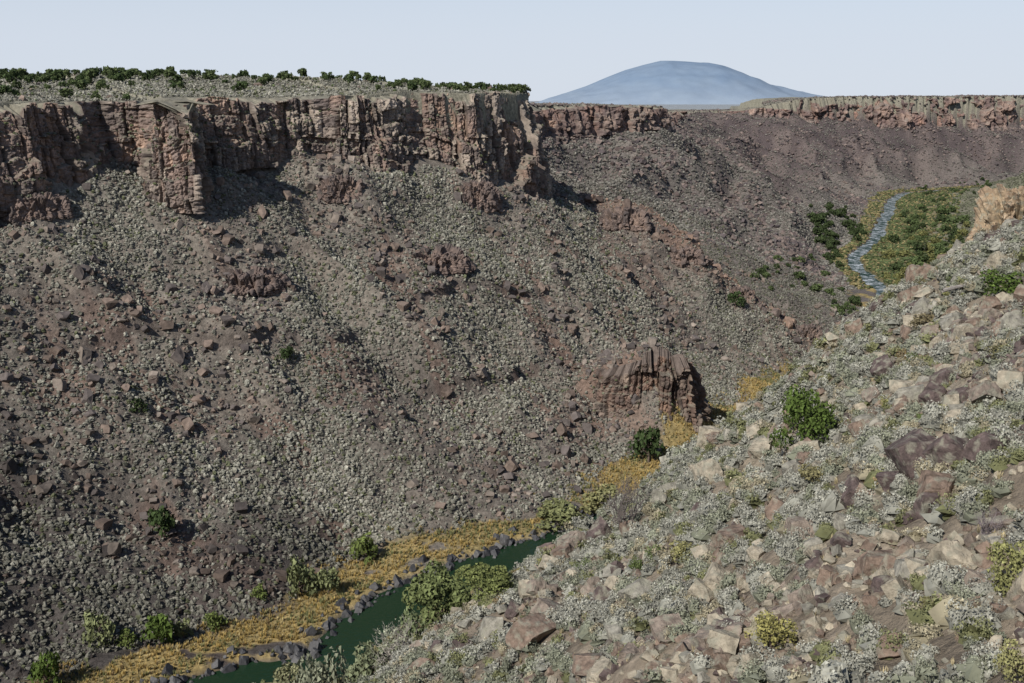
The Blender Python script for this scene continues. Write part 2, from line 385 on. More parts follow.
# ---------------------------------------------------------------- cliffs
TINT_C=[(.405,.295,.22),(.315,.22,.168),(.228,.168,.14),(.12,.098,.088),(.36,.295,.238),(.265,.225,.193)]
LEDGE=[]
def cliff(Q,du,dv,cu,cz,amp,seed,batter=.06,haze=0.,sink=8,name='cliff',brush=0,capd=20,fine=.46,topv=9,mul=(1,1,1),capc=(.2,.186,.144)):
    d=np.hypot(*np.diff(Q[:,:2],axis=0).T); S=np.concatenate([[0],np.cumsum(d)])
    u=np.arange(0,S[-1],du); X=np.interp(u,S,Q[:,0]); Y=np.interp(u,S,Q[:,1]); ZB=np.interp(u,S,Q[:,2]); ZT=np.interp(u,S,Q[:,3])
    k=max(3,int(6/du))|1; ker=np.ones(k)/k
    smo=lambda a: np.convolve(np.pad(a,k//2,mode='edge'),ker,mode='valid')
    X=smo(X);Y=smo(Y)
    tx=smo(np.gradient(X));ty=smo(np.gradient(Y)); l=np.hypot(tx,ty)+1e-9; nx=ty/l; ny=-tx/l
    Hc=(ZT-ZB).max(); rows=int((Hc+sink)/dv)
    w=np.linspace(0,1,rows)
    U,W=np.meshgrid(u,w); zb=ZB[None]-sink; zero=np.zeros(U.shape,np.int64)
    ct,_=cells(U/(cu*.55),zero,seed+50); rt=h2(ct,zero,seed+51); cg,_=cells(U/(cu*2.2),zero,seed+52); rg=h2(cg,zero,seed+53)
    top=ZT[None]+1.0-(rt**2*.45+rg**2*.7)*topv*np.clip((ZT-ZB)/50,0,1)[None]+fbm(U,U*0,6,2,seed+3)*.5
    Z=zb+(top-zb)*W
    hh=(Z-zb-sink)/np.maximum(ZT[None]-zb-sink,1)
    uw=U+vn(U/15,Z/22,seed)*cu*.25+(Z-zb)*.12*vn(U/20,Z*0,seed+1)+vn(U/4,Z/5,seed+4)*.5*du+vn(U/8,Z/9,seed+6)*.5; zw=Z+vn(U/14,Z/14,seed+2)*cz*.16+vn(U/30,Z*0,seed+5)*cz*.5
    lay,_=cells(zw/(cz*2.1),zero,seed+19)
    c1,d1=cells(uw/cu,lay,seed+20); r0=h2(c1,lay,seed+23)
    k1,e1=cells(zw/cz,c1,seed+21); r1=h2(c1,k1,seed+24)
    c2,d2=cells(uw/(cu*fine),k1*7+c1*3,seed+22); k2,e2=cells(zw/(cz*.46),c2+c1*31,seed+25); r2=h2(c2*131+c1,k2*17+k1,seed+26)
    off=1.5-batter*W*(top-zb)
    sc=np.clip((ZT-ZB)/55,.3,1.4)[None]
    for lv,dp in ((.16,3.0),(.38,3.2),(.62,2.8),(.82,1.9)):
        off=off-dp*sc*sm((hh-lv-.20*fbm(U,U*0+lv*90,24,3,seed+int(lv*100))-.30*(rg-.5)-.10*(r0-.5))/.012)
    off=off+(r0-.5)*amp*1.2+(r1-.5)*amp*1.1+(r2-.5)*amp*.85
    off=off-amp*.85*np.exp(-d1*cu/(.9*du))-amp*.3*np.exp(-d2*cu*fine/(.6*du))-amp*.26*np.exp(-e1*cz/(.6*dv))-amp*.12*np.exp(-e2*cz*.46/(.6*dv))
    off=off+fbm(U,Z,2.4*du,2,seed+7)*.24*amp+fbm(U,U*0,26,2,seed+9)*3.2*min(1,amp/2.5)
    PX=X[None]+nx[None]*off; PY=Y[None]+ny[None]*off
    t=np.array(TINT_C); k_=np.clip((r0*.2+r1*.35+r2*.45+.25*fbm(U,Z*.6,14,2,seed+30)),0,.999)*(len(t)-1)
    i=k_.astype(int); fr=(k_-i)[...,None]; C=t[i]*(1-fr)+t[np.minimum(i+1,len(t)-1)]*fr
    st=vn(U/2.4,Z/11,seed+31)*.5+vn(U/7,Z/14,seed+32)*.5
    C=C*(1+.24*st)[...,None]*np.array(mul)
    crk=np.maximum(np.exp(-d1*cu/(1.2*du)),.45*np.exp(-d2*cu*fine/(.7*du)))[...,None]; C=C*(1-.55*crk)
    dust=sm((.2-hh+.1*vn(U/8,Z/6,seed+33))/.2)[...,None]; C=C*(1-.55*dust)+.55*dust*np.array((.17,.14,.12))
    sl=np.gradient(off,axis=0)/np.maximum(np.gradient(Z,axis=0),.05)
    fl=sm((-sl-1.0)/1.5)[...,None]; C=C*(1-.6*fl)+.6*fl*np.array((.20,.18,.14))
    if brush:
        ii=np.argwhere((sl<-1.1)&(W>.08)&(W<.97)); ii=ii[rng.permutation(len(ii))[:brush]]
        for a_,b_ in ii: LEDGE.append((PX[a_,b_],PY[a_,b_],Z[a_,b_]-.2))
    if haze: C=C*(1-haze)+haze*np.array((.24,.20,.22))  # air haze mixed into the rock colour of the farther walls
    caps=[]
    for q in (.1,.3,.6,1):
        q=q*capd; caps.append((PX[-1]-nx*q,PY[-1]-ny*q,Z[-1]+(ZT+.3-Z[-1])*min(1,q/(.6*capd))-(1.5 if q==capd else 0)))
    PX=np.vstack([PX]+[c[0][None] for c in caps]);PY=np.vstack([PY]+[c[1][None] for c in caps]);PZ=np.vstack([Z]+[c[2][None] for c in caps])
    C=np.concatenate([C]+[np.ones((1,len(u),3))*np.array(capc) for c in caps])
    m,n=PX.shape; I=np.arange(m*n).reshape(m,n)
    Fc=np.stack([I[:-1,:-1].ravel(),I[:-1,1:].ravel(),I[1:,1:].ravel(),I[1:,:-1].ravel()],1)
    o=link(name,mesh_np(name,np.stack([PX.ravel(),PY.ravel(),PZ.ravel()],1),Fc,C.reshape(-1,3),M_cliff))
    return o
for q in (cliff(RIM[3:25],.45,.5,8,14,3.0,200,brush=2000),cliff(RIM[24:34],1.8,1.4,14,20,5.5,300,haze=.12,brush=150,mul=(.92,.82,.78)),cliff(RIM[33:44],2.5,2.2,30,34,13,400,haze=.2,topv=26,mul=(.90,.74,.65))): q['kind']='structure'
OQ=np.array([(24,604,33,34),(36,588,28,36),(46,574,21,37),(56,564,16,42),(66,558,12,45),(76,558,11,51),(88,557,9,46),(100,563,8,47),(107,582,8,38),(104,602,9,30),(94,620,12,22)],float)
o=cliff(OQ,.45,.5,6,11,3.0,260,name='rock_outcrop',brush=90,capd=8,sink=6,topv=18,mul=(.74,.69,.66),capc=(.14,.112,.095))
tag(o,'large brown rock outcrop on the lower talus slope above the golden riverbank grass','rock outcrop')
# ---------------------------------------------------------------- mountain and sky
def mountain():
    D=14000.0
    pr=np.array([(500,112),(530,106),(548,99),(565,94),(585,87.5),(605,79),(622,72.5),(640,67.5),(655,64),(672,64.5),(695,66),(712,69.5),(730,76),(750,84.5),(775,92),(800,97),(825,101),(860,106),(900,112)],float)
    xs=np.linspace((480-512)/F*D,(920-512)/F*D,220); ys=np.linspace(-2600,2600,110)
    X,Yy=np.meshgrid(xs,ys)
    top=np.interp(X/D*F+512,pr[:,0],(101-pr[:,1])/F*D)+H
    env=np.clip(1-(Yy/2500)**2,0,1)**.9
    Z=30+(top-30)*env+(fbm(X,Yy,420,4,900)*34)*(1-np.exp(-(Yy/700)**2))*env
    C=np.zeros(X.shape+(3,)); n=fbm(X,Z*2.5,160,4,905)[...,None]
    C[:]=(.185,.247,.33); C+=n*np.array((.012,.012,.009)); hz=np.clip((420-Z)/300,0,1)[...,None]; C+=hz*np.array((.07,.062,.045))  # blue air haze painted into the slope colour, paler towards the foot
    m,n2=X.shape; I=np.arange(m*n2).reshape(m,n2)
    Fc=np.stack([I[:-1,:-1].ravel(),I[:-1,1:].ravel(),I[1:,1:].ravel(),I[1:,:-1].ravel()],1)
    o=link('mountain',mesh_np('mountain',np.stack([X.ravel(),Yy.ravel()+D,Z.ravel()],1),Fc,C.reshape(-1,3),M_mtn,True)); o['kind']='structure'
mountain()
# ---------------------------------------------------------------- labels
ONES=['first','second','third','fourth','fifth','sixth','seventh','eighth','ninth','tenth','eleventh','twelfth','thirteenth','fourteenth','fifteenth','sixteenth','seventeenth','eighteenth','nineteenth']
TENS={20:('twentieth','twenty'),30:('thirtieth','thirty'),40:('fortieth','forty'),50:('fiftieth','fifty'),60:('sixtieth','sixty'),70:('seventieth','seventy'),80:('eightieth','eighty'),90:('ninetieth','ninety')}
def ordn(i):
    if i<=19: return ONES[i-1]
    t=i//10*10; return TENS[t][0] if i==t else TENS[t][1]+' '+ONES[i-t-1]
LAND=[('the bright green juniper',805,415),('the twin junipers',465,597),('the orange outcrop',1000,225),('the bare dead shrub',625,500),
 ('the biggest dark boulder',920,465),('the bottom yellow bush',770,635),('the right edge yellow bush',1005,565),('the bottom right corner',1024,683),
 ('the bottom rust boulder',530,632),('the dark green bush',1000,285),('the olive slope bush',812,475)]
DIRS=['right of','upper right of','above','upper left of','left of','lower left of','below','lower right of']
def auto_label(items,noun):
    buck={}
    for o,adj,u,v in items:
        ds=[math.hypot(u-l[1],v-l[2]) for l in LAND]; k=int(np.argmin(ds))
        a=math.atan2(-(v-LAND[k][2]),u-LAND[k][1]); d=int(round(a/(math.pi/4)))%8
        buck.setdefault((adj,k,d),[]).append((ds[k],o))
    for (adj,k,d),l in buck.items():
        l.sort(key=lambda q:q[0])
        for i,(q,o) in enumerate(l):
            rk='closest' if i==0 else ordn(i+1)+' closest'
            o['label']=f'{adj} {noun} {DIRS[d]} {LAND[k][0]}, {rk}'
# ---------------------------------------------------------------- rock outcrops
OUTC=[(66,566,30)]
def outcrop(c,dims,rz,cell,amp,seed,label,tints,name='rock_outcrop',cat='rock outcrop',mat=None,sub=6,group=None,ex=4,tap=.22):
    V,Fc=ICO[sub]; n=V/np.linalg.norm(V,axis=1)[:,None]
    q=n/((np.abs(n)**ex).sum(1)**(1/ex))[:,None]; P=q*np.array(dims)
    P[:,:2]*=(1-tap*q[:,2])[:,None]
    pw=P+np.stack([vn(P[:,1]/cell,P[:,2]/cell,seed),vn(P[:,0]/cell,P[:,2]/cell,seed+1),vn(P[:,0]/cell,P[:,1]/cell,seed+2)],1)*cell*.2
    F1,F2,r=worley3(pw/np.array((cell,cell,cell*2.2)),seed); G1,G2,r2=worley3(pw/(cell*.45*np.array((1,1,1.4))),seed+40)
    nn=n.copy(); nn[:,2]*=.35
    P=P+nn*((r-.5)*amp*2.2+(r2-.5)*amp*.9-amp*.8*np.exp(-(F2-F1)/.05)-amp*.4*np.exp(-(G2-G1)/.07))[:,None]
    P[:,2]+=np.where(n[:,2]>.1,(r-.6)*amp*2.6+(r2-.5)*amp*.8,0)
    t=np.array(tints); k=np.clip(r*.55+r2*.45+.15*vn(P[:,0]/cell,P[:,2]/cell,seed+9),0,.999)*(len(t)-1); i=k.astype(int); fr=(k-i)[:,None]
    C=t[i]*(1-fr)+t[np.minimum(i+1,len(t)-1)]*fr
    o=link(name,mesh_np(name,P,Fc,C,mat or M_cliff),c,rz); tag(o,label,cat,group)
    if c[1]>200: OUTC.append((c[0],c[1],max(dims[:2])))
    return o
TC=[(.30,.215,.165),(.215,.158,.13),(.15,.115,.10),(.085,.072,.068)]
def oc(u,v,wpx,hpx,label,depth=.5,rz=.5,seed=1,tints=TC,cellf=.22,up=.0,tmax=3500):
    p,t=hit(u,v,150,tmax); w=wpx/F*t/2; h=hpx/F*t/2
    return outcrop((p[0]-.2*w,p[1]+w*depth*.75,p[2]+h*(.5+up)),(w,w*depth,h),rz,max(w*cellf,1.2),w*.12,seed,label,tints)
oc(440,272,66,24,'low dark rock ledge on the slope below the stepped buttress',.7,.5,12)
oc(255,292,66,24,'low brown rock ledge in the slope below the shadowed gully',.7,.6,13)
oc(165,202,28,26,'rock knob at the foot of the tall pillar on the left cliff',.6,.6,14)
oc(40,218,60,26,'broken rock shoulder at the foot of the left cliff, beside the left picture edge',.5,.8,15)
oc(812,342,30,20,'small pink brown crag at the end of the long talus ridge',.5,.3,16)
oc(480,208,46,30,'rock step at the foot of the mesa point',.6,.5,17)
oc(632,228,50,20,'jagged rock spine on the ridge just right of the mesa point',.6,-.3,18)
oc(692,264,40,18,'low rock knob midway down the ridge right of the mesa point',.6,.2,19)
oc(742,300,30,14,'small rock knob low on the ridge right of the mesa point',.6,.1,22)
oc(345,200,46,26,'rough rock ledge at the foot of the recessed wall',.6,.4,20)
TO=[(.40,.28,.16),(.36,.285,.19),(.30,.215,.14),(.22,.155,.11)]
def pt(u,v,t): d=ray(u,v)*t; return np.array((d[0],d[1],H+d[2]))
c=pt(1010,232,122)
outcrop((c[0]+1.5,c[1]+2,c[2]-.5),(4.2,4,4.6),.2,1.3,.8,21,'orange tan rock outcrop catching the sun at the right picture edge',TO,mat=M_rock)
# ---------------------------------------------------------------- near slope: boulders and sagebrush
RT={'rust brown':(.195,.143,.109),'dark maroon':(.108,.081,.074),'tan grey':(.33,.288,.218),'pinkish brown':(.23,.186,.15),'ash grey':(.255,.238,.196)}
RN=list(RT)
def inframe(u,v,m=0): return (u>-m)&(u<1024+m)&(v>-m)&(v<683+m)
def near_pts(n,emax=16):
    y=25+125*rng.random(n)**.85; x=-28+115*rng.random(n)
    z,f=terrain(x,y,True); u,v,d=project(x,y,z)
    k=(f['e']<emax)&inframe(u,v,110)&(~f['left'])
    return x[k],y[k],z[k],u[k],v[k],d[k]
x,y,z,u,v,d=near_pts(120000)
rockm=fbm(x,y,12,2,500)+.5*fbm(x,y,4,2,501); maro=fbm(x,y,10,2,506)
k=rng.random(len(x))<np.clip(.42+.70*rockm,.14,.95)*.74
bx,by,bz,bu,bv,bd=[q[k] for q in (x,y,z,u,v,d)]
size=.155*(1-rng.random(len(bx)))**-.62; size=np.clip(size,.155,1.5)*(.85+.5*np.clip(rockm[k],0,1)); size=np.minimum(size,(9.5+11*rng.random(len(bx))**1.6)/F*bd)
tk=rng.choice(5,len(bx),p=[.24,.12,.28,.16,.20]); tk=np.where((maro[k]>.42)&(rng.random(len(bx))<.6),1,tk)
NEARP=[rock_proto(4,700+i,cuts=9) for i in range(10)]; LOWP=[rock_proto(2,720+i) for i in range(14)]
NM={}
for i,(pv,pf,ps) in enumerate(NEARP):
    for j,nme in enumerate(RN): NM[i,j]=mesh_np('boulder',pv,pf,np.repeat(np.array([RT[nme]]),len(pv),0),M_rock)
px=size/bd*F
ok=inframe(bu,bv,0)&(edge(bx,by)<3)
order=np.argsort(-np.where(ok,px,0))[:300-25]; sel=np.zeros(len(bx),bool); sel[order]=True
items=[]
for i in np.where(sel)[0]:
    s=size[i]; o=link('boulder',NM[int(rng.integers(10)),int(tk[i])],(bx[i],by[i],bz[i]+s*.26),(rng.normal()*.25,rng.normal()*.25,rng.random()*6.28),(s,s*(.75+.25*rng.random()),s*(.9+.5*rng.random())))
    o['category']='boulder'; o['group']='large boulders on the near slope'; items.append((o,'large '+RN[int(tk[i])] if px[i]>14 else RN[int(tk[i])],bu[i],bv[i]))
auto_label(items,'boulder')
r=~sel; s=size[r]
tints=np.array([RT[n] for n in RN])[tk[r]]*(.65+.6*rng.random(r.sum()))[:,None]
o=merge('loose_rocks',LOWP,np.stack([bx[r],by[r],bz[r]+s*.22],1),rng.random(r.sum())*6.28,np.stack([s,s*(.7+.3*rng.random(r.sum())),s*(.85+.6*rng.random(r.sum()))],1),tints,M_rock)
tag(o,'loose smaller rocks strewn between the boulders of the near slope','rocks',kind='stuff')
def lm_boulder(u,v,w,tint,label,asp=.8,pi=0):
    p,t=hit(u,v,20,200); s=w/F*t
    me=NM[pi%10,RN.index(tint)]; o=link('boulder',me,(p[0],p[1],p[2]+s*.38),(.15,.1,random.random()*6),(s,s,s*asp)); tag(o,label,'boulder','large boulders on the near slope')
lm_boulder(916,472,36,'dark maroon','biggest dark cracked boulder, on the right part of the near slope',1.3,1)
lm_boulder(954,466,32,'dark maroon','dark boulder pressed against the right side of the biggest dark boulder',1.4,4)
lm_boulder(936,498,24,'rust brown','rust brown boulder under the foot of the biggest dark boulder',.9,7)
lm_boulder(893,490,20,'dark maroon','small dark boulder at the left foot of the biggest dark boulder',.9,2)
lm_boulder(530,645,30,'rust brown','rust brown boulder nearest the bottom edge right of the twin junipers',.9,2)
lm_boulder(556,622,22,'pinkish brown','pinkish boulder right above the rust brown boulder near the bottom edge',.9,5)
lm_boulder(952,425,14,'tan grey','upright pale block just above the biggest dark boulder',1.3,3)
lm_boulder(590,672,28,'rust brown','wide brown boulder cut by the bottom edge, right of the rust brown boulder',.7,4)
lm_boulder(668,640,22,'pinkish brown','pinkish boulder midway between the rust brown boulder and the yellow bush',.8,5)
lm_boulder(640,600,22,'ash grey','ash grey boulder in the rock band below the bare dead shrub',.8,8)
lm_boulder(870,500,18,'rust brown','rust brown boulder just left below the biggest dark boulder',.8,6)
lm_boulder(990,455,20,'dark maroon','dark boulder between the biggest dark boulder and the right edge',.9,0)
lm_boulder(985,405,24,'pinkish brown','pinkish block at the right edge above the dark boulders',.9,9)
lm_boulder(1012,392,22,'tan grey','tan block touching the right picture edge above the dark boulders',1.0,2)
lm_boulder(905,395,17,'tan grey','tan block midway between the bright green juniper and the right edge',.9,1)
lm_boulder(800,535,18,'pinkish brown','pinkish boulder below the olive bush on the slope',.8,7)
lm_boulder(735,548,20,'rust brown','rust brown boulder in the middle of the slope below the juniper',.8,0)
lm_boulder(705,560,17,'tan grey','tan boulder right below the bare dead shrub',.8,8)
lm_boulder(880,365,16,'tan grey','pale tan boulder right of and above the bright green juniper',.9,3)
lm_boulder(925,300,15,'tan grey','pale leaning slab on the ridge left below the orange outcrop',1.1,4)
lm_boulder(760,455,14,'tan grey','pale boulder on the slope edge left below the bright green juniper',.9,5)
lm_boulder(980,590,20,'pinkish brown','pinkish boulder left below the yellow green bush at the right edge',.8,6)
lm_boulder(890,655,22,'rust brown','rust brown boulder close to the bottom edge between the two yellow bushes',.8,9)
lm_boulder(845,612,20,'ash grey','ash grey boulder right of the bright yellow bush near the bottom',.8,3)
lm_boulder(722,648,22,'tan grey','tan boulder left of the bright yellow bush near the bottom',.8,6)
ST={'silver grey':(.355,.35,.292),'grey green':(.265,.275,.20),'pale straw':(.37,.33,.225),'olive':(.20,.205,.10)}
SN=list(ST)
k=rng.random(len(x))<np.clip(.46-.76*rockm,.06,.95)*.25
sx,sy,sz,su,sv,sdp=[q[k] for q in (x,y,z,u,v,d)]
ss=np.clip(.40+.46*rng.random(len(sx))**1.3+.3*(rng.random(len(sx))<.18),.34,1.15)
st=rng.choice(4,len(sx),p=[.53,.28,.10,.09])
SHP=[shrub_proto(800+i,460,.06) for i in range(8)]
SM={}
for i,(pv,pf,ps) in enumerate(SHP):
    for j,nme in enumerate(SN): SM[i,j]=mesh_np('sagebrush',pv,pf,np.array(ST[nme])[None]*ps[:,None],M_leaf)
spx=ss/sdp*F; ok=inframe(su,sv,0)&(edge(sx,sy)<3)
order=np.argsort(-np.where(ok,spx,0))[:300]; sel=np.zeros(len(sx),bool); sel[order]=True
items=[]
for i in np.where(sel)[0]:
    s=ss[i]; o=link('sagebrush',SM[int(rng.integers(8)),int(st[i])],(sx[i],sy[i],sz[i]-.05),rng.random()*6.28,(s,s*(.8+.4*rng.random()),s*(1.0+.4*rng.random())))
    o['category']='shrub'; o['group']='sagebrush on the near slope'; items.append((o,SN[int(st[i])],su[i],sv[i]))
auto_label(items,'sagebrush')
r=~sel; n=r.sum(); s=ss[r]
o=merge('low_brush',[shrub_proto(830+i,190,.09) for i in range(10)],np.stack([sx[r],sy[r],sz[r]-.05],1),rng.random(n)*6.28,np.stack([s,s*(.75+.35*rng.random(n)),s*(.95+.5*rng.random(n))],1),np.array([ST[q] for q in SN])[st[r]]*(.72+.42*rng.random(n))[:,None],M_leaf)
tag(o,'smaller grey brush covering the near slope between the boulders','brush',kind='stuff')
RB={'yellow green':(.25,.245,.095),'olive brown':(.19,.165,.085),'rusty orange':(.25,.18,.09),'fresh green':(.13,.165,.06)}; RBN=list(RB)
RBM={(i,j):mesh_np('rabbitbrush',SHP[i][0],SHP[i][1],np.array(RB[nm])[None]*SHP[i][2][:,None],M_leaf) for i in range(8) for j,nm in enumerate(RBN)}
cnd=np.where(inframe(u,v,-4)&(edge(x,y)<1)&(fbm(x,y,9,2,520)>-.1))[0]; cnd=rng.permutation(cnd)[:62]; items=[]
for i in cnd:
    j=int(rng.choice(4,p=[.4,.3,.12,.18])); s=.4+.55*rng.random()
    o=link('rabbitbrush',RBM[int(rng.integers(8)),j],(x[i],y[i],z[i]-.05),rng.random()*6.28,(s,s*(.8+.3*rng.random()),s*(1.0+.3*rng.random())))
    o['category']='shrub'; o['group']='yellowing shrubs on the near slope'; items.append((o,RBN[j],u[i],v[i]))
auto_label(items,'leafy shrub')
k=rng.random(len(x))<.05
n=k.sum(); s=.22+.22*rng.random(n)
o=merge('dry_grass',[tuft_proto(860+i,22,.6,.05) for i in range(5)],np.stack([x[k],y[k],z[k]],1),rng.random(n)*6.28,np.stack([s*1.3,s*1.3,s],1),np.array((.38,.32,.19))*(.7+.5*rng.random((n,1))),M_leaf)
tag(o,'straw coloured grass tufts scattered over the near slope','grass',kind='stuff')
# ---------------------------------------------------------------- far canyon side: shrubs, talus rocks
n=740000
y=280+840*rng.random(n)**.85; x=y*(-.54+1.06*rng.random(n))
k=x<np.interp(y,RIV[:,1],RIV[:,0])+2; k&=rng.random(n)<np.clip(y/700,.35,1); x,y=x[k],y[k]
z,f=terrain(x,y,True)
k=f['left']&((f['dR']>f['bank']+1))&((~f['ins'])|((f['dC']>20)&(f['dC']<230)&(rng.random(len(x))<.4))); x,y,z=x[k],y[k],z[k]; f={q:w[k] for q,w in f.items()}
rf=rockfield(x,y); stq=streak(x,y)
mk=1.3*fbm(x,y,42,3,600)+.6*fbm(x,y,10,2,603)+.8*rf+.5*sm((f['f']-.72)/.28)*(~f['ins'])+1.9*f['spur']+1.5*f['band']+.5*(np.abs(f['g1'])<.15)
for (ox,oy,ow) in OUTC: mk+=1.3*np.exp(-(((x-ox)**2+(y-oy)**2)/(1.7*ow)**2))
DP=[dome_proto(900+i,True) for i in range(12)]
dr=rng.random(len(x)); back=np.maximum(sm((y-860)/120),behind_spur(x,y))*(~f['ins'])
k=dr<np.clip(.74-.32*mk-.22*np.clip(stq,0,1)-.10*back,.11,.92)
n=k.sum(); s=(.5+.8*rng.random(n)**1.9)
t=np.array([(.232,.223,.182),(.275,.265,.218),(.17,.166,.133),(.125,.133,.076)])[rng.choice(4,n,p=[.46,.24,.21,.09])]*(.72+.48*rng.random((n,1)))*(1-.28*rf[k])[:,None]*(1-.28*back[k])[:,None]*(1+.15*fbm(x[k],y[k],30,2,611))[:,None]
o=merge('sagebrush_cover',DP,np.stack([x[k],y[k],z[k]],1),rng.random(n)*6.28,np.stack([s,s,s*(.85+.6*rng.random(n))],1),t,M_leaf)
tag(o,'grey brush dotting the whole talus slope across the river','brush',kind='stuff')
k=(dr>.78)&(dr<.78+np.clip(.04+.10*mk+.015*stq+.04*back,.008,.22))&(~f['ins']|(rng.random(len(x))<.2))
n=k.sum(); s=np.clip(.36*(1-rng.random(n))**-.5,.33,2.9)*(.75+.40*np.clip(mk[k],0,1.4))*(1+.35*f['spur'][k])
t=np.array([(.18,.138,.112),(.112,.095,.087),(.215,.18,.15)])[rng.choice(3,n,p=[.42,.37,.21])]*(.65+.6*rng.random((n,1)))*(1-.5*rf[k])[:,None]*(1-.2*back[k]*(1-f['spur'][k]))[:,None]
t=t*(1+f['spur'][k][:,None]*np.array((.26,.12,.03)))
pz=np.stack([x[k],y[k],z[k]+s*.22],1); rt=rng.random(n)*6.28; scl=np.stack([s,s*(.65+.35*rng.random(n)),s*(.8+.8*rng.random(n))],1)
b=s>1.15
o=merge('talus_boulders',[rock_proto(2,930+i,cuts=9) for i in range(12)],pz[b],rt[b],scl[b],t[b],M_rockfar); tag(o,'larger brown boulders tumbled down the talus slope across the river','rocks',kind='stuff')
o=merge('talus_rubble',[rock_proto(1,945+i) for i in range(12)],pz[~b],rt[~b],scl[~b],t[~b],M_rockfar); tag(o,'small brown rubble between the brush on the talus slope across the river','rocks',kind='stuff')
LP=np.array(LEDGE); n=len(LP); s=.4+.7*rng.random(n)
o=merge('cliff_brush',DP,LP,rng.random(n)*6.28,np.stack([s,s,s],1),np.array([(.17,.175,.12),(.10,.115,.055),(.22,.21,.17)])[rng.choice(3,n)],M_leaf); tag(o,'small shrubs growing on the ledges of the cliffs','brush',kind='stuff')
# low scrub among the mesa-top junipers
n=26000; y=540+520*rng.random(n); x=y*(-.5+.55*rng.random(n)); z,f=terrain(x,y,True)
k=f['ins']&(f['dC']>20)&(f['dC']<260)&(rng.random(n)<np.clip((f['dC']-20)/150,.14,.6)*.14); x,y,z=x[k],y[k],z[k]; n=len(x); s=.6+.8*rng.random(n)
o=merge('mesa_scrub',[dome_proto(980+i) for i in range(8)],np.stack([x,y,z],1),rng.random(n)*6.28,np.stack([s,s,s*1.2],1),np.array([(.08,.105,.045),(.12,.13,.068)])[rng.choice(2,n)]*(.8+.4*rng.random((n,1))),M_leaf); tag(o,'low dark green scrub among the junipers on the mesa top','brush',kind='stuff')
# brush on the near river bank
n=9000; x=-150+260*rng.random(n); y=250+210*rng.random(n); z,f=terrain(x,y,True)
k=(~f['left'])&(f['dR']>f['hw']+2)&(f['dR']<75); x,y,z=x[k],y[k],z[k]; n=len(x); s=.6+1.0*rng.random(n)**1.6
o=merge('bank_brush',[shrub_proto(850+i,70,.17) for i in range(6)],np.stack([x,y,z-.1],1),rng.random(n)*6.28,np.stack([s,s,s],1),np.array([(.22,.22,.12),(.30,.26,.13),(.17,.19,.09),(.27,.27,.21)])[rng.choice(4,n)]*(.7+.5*rng.random((n,1))),M_leaf); tag(o,'olive and straw brush on the near bank of the green river','brush',kind='stuff')
# farther canyon
n=320000
y=1050+1750*rng.random(n); x=y*(-.02+.56*rng.random(n))
z,f=terrain(x,y,True); k=((~f['ins'])|(f['dC']<150))&(f['dR']>f['hw']+3); x,y,z=x[k],y[k],z[k]; f={q:w[k] for q,w in f.items()}
mk=1.4*fbm(x,y,70,3,650)
mead=((~f['left'])&(f['dR']<f['bank']+60))|(f['dR']<f['bank']*.7)
dr=rng.random(len(x))
k=dr<np.where(mead,.38+.3*fbm(x,y,30,2,655),np.clip(.46-.28*mk,.08,.7)*np.where((y>1700)&f['left'],.6,1)); n=k.sum(); s=1.0+1.2*rng.random(n)**1.8+mead[k]*.9*rng.random(n)
rt=(~f['left'][k])
mt=np.array([(.068,.09,.038),(.11,.125,.052),(.21,.175,.085)])[np.where(rt,rng.choice(3,n,p=[.48,.3,.22]),rng.choice(3,n,p=[.25,.2,.55]))]
t=np.where(mead[k][:,None],mt,np.where(rt[:,None],np.array([(.14,.145,.095)]),np.array([(.185,.175,.15)])))*(.55+.8*rng.random((n,1)))
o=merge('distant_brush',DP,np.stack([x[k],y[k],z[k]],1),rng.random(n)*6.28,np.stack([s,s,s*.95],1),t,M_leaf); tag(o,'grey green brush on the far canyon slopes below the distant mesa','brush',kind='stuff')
k=(dr>1-np.clip(.22+.35*mk,.03,.52))*f['left']*(~mead); n=k.sum(); s=.9+3.8*rng.random(n)**2.6
t=np.array([(.128,.10,.092),(.082,.068,.068),(.18,.142,.124)])[rng.choice(3,n)]*(.7+.5*rng.random((n,1)))
o=merge('distant_rocks',[rock_proto(1,960+i,cuts=4) for i in range(8)],np.stack([x[k],y[k],z[k]],1),rng.random(n)*6.28,np.stack([s,s,s],1),t,M_rockfar); tag(o,'dark rock fields on the far canyon slopes below the distant mesa','rocks',kind='stuff')
# ---------------------------------------------------------------- riverbank
n=140000
x=-150+350*rng.random(n); y=270+480*rng.random(n); k=np.abs(x-np.interp(y,RIV[:,1],RIV[:,0]))<85; x,y=x[k],y[k]; n=len(x); z,f=terrain(x,y,True)
g=f['left']&(f['dR']>f['hw']+2+3*rng.random(n))&(f['dR']<f['bank']+3+8*fbm(x,y,12,2,680))
g&=rng.random(n)<grassmask(x,y)
x,y,z=x[g],y[g],z[g]; n=len(x); s=.5+1.0*rng.random(n)**1.5
gk=rng.choice(5,n,p=[.42,.25,.10,.17,.06]); gk=np.where((fbm(x,y,16,2,690)>.32)&(rng.random(n)<.6),2,gk)
t=np.array([(.47,.345,.125),(.40,.295,.118),(.22,.222,.10),(.50,.41,.21),(.27,.19,.095)])[gk]*(.65+.52*rng.random((n,1)))
o=merge('golden_grass',[tuft_proto(870+i,15,.9,.12) for i in range(8)],np.stack([x,y,z-.05],1),rng.random(n)*6.28,np.stack([s,s,s*1.3],1),t,M_leaf); tag(o,'golden grass lining the far bank of the green river','grass',kind='stuff')
P=catmull(RIV,6); sg=[]
for i in range(len(P)-1):
    if 280<P[i][1]<470: sg.append(i)
cand=[]
arc=np.concatenate([[0],np.cumsum(np.hypot(*np.diff(P,axis=0).T))])
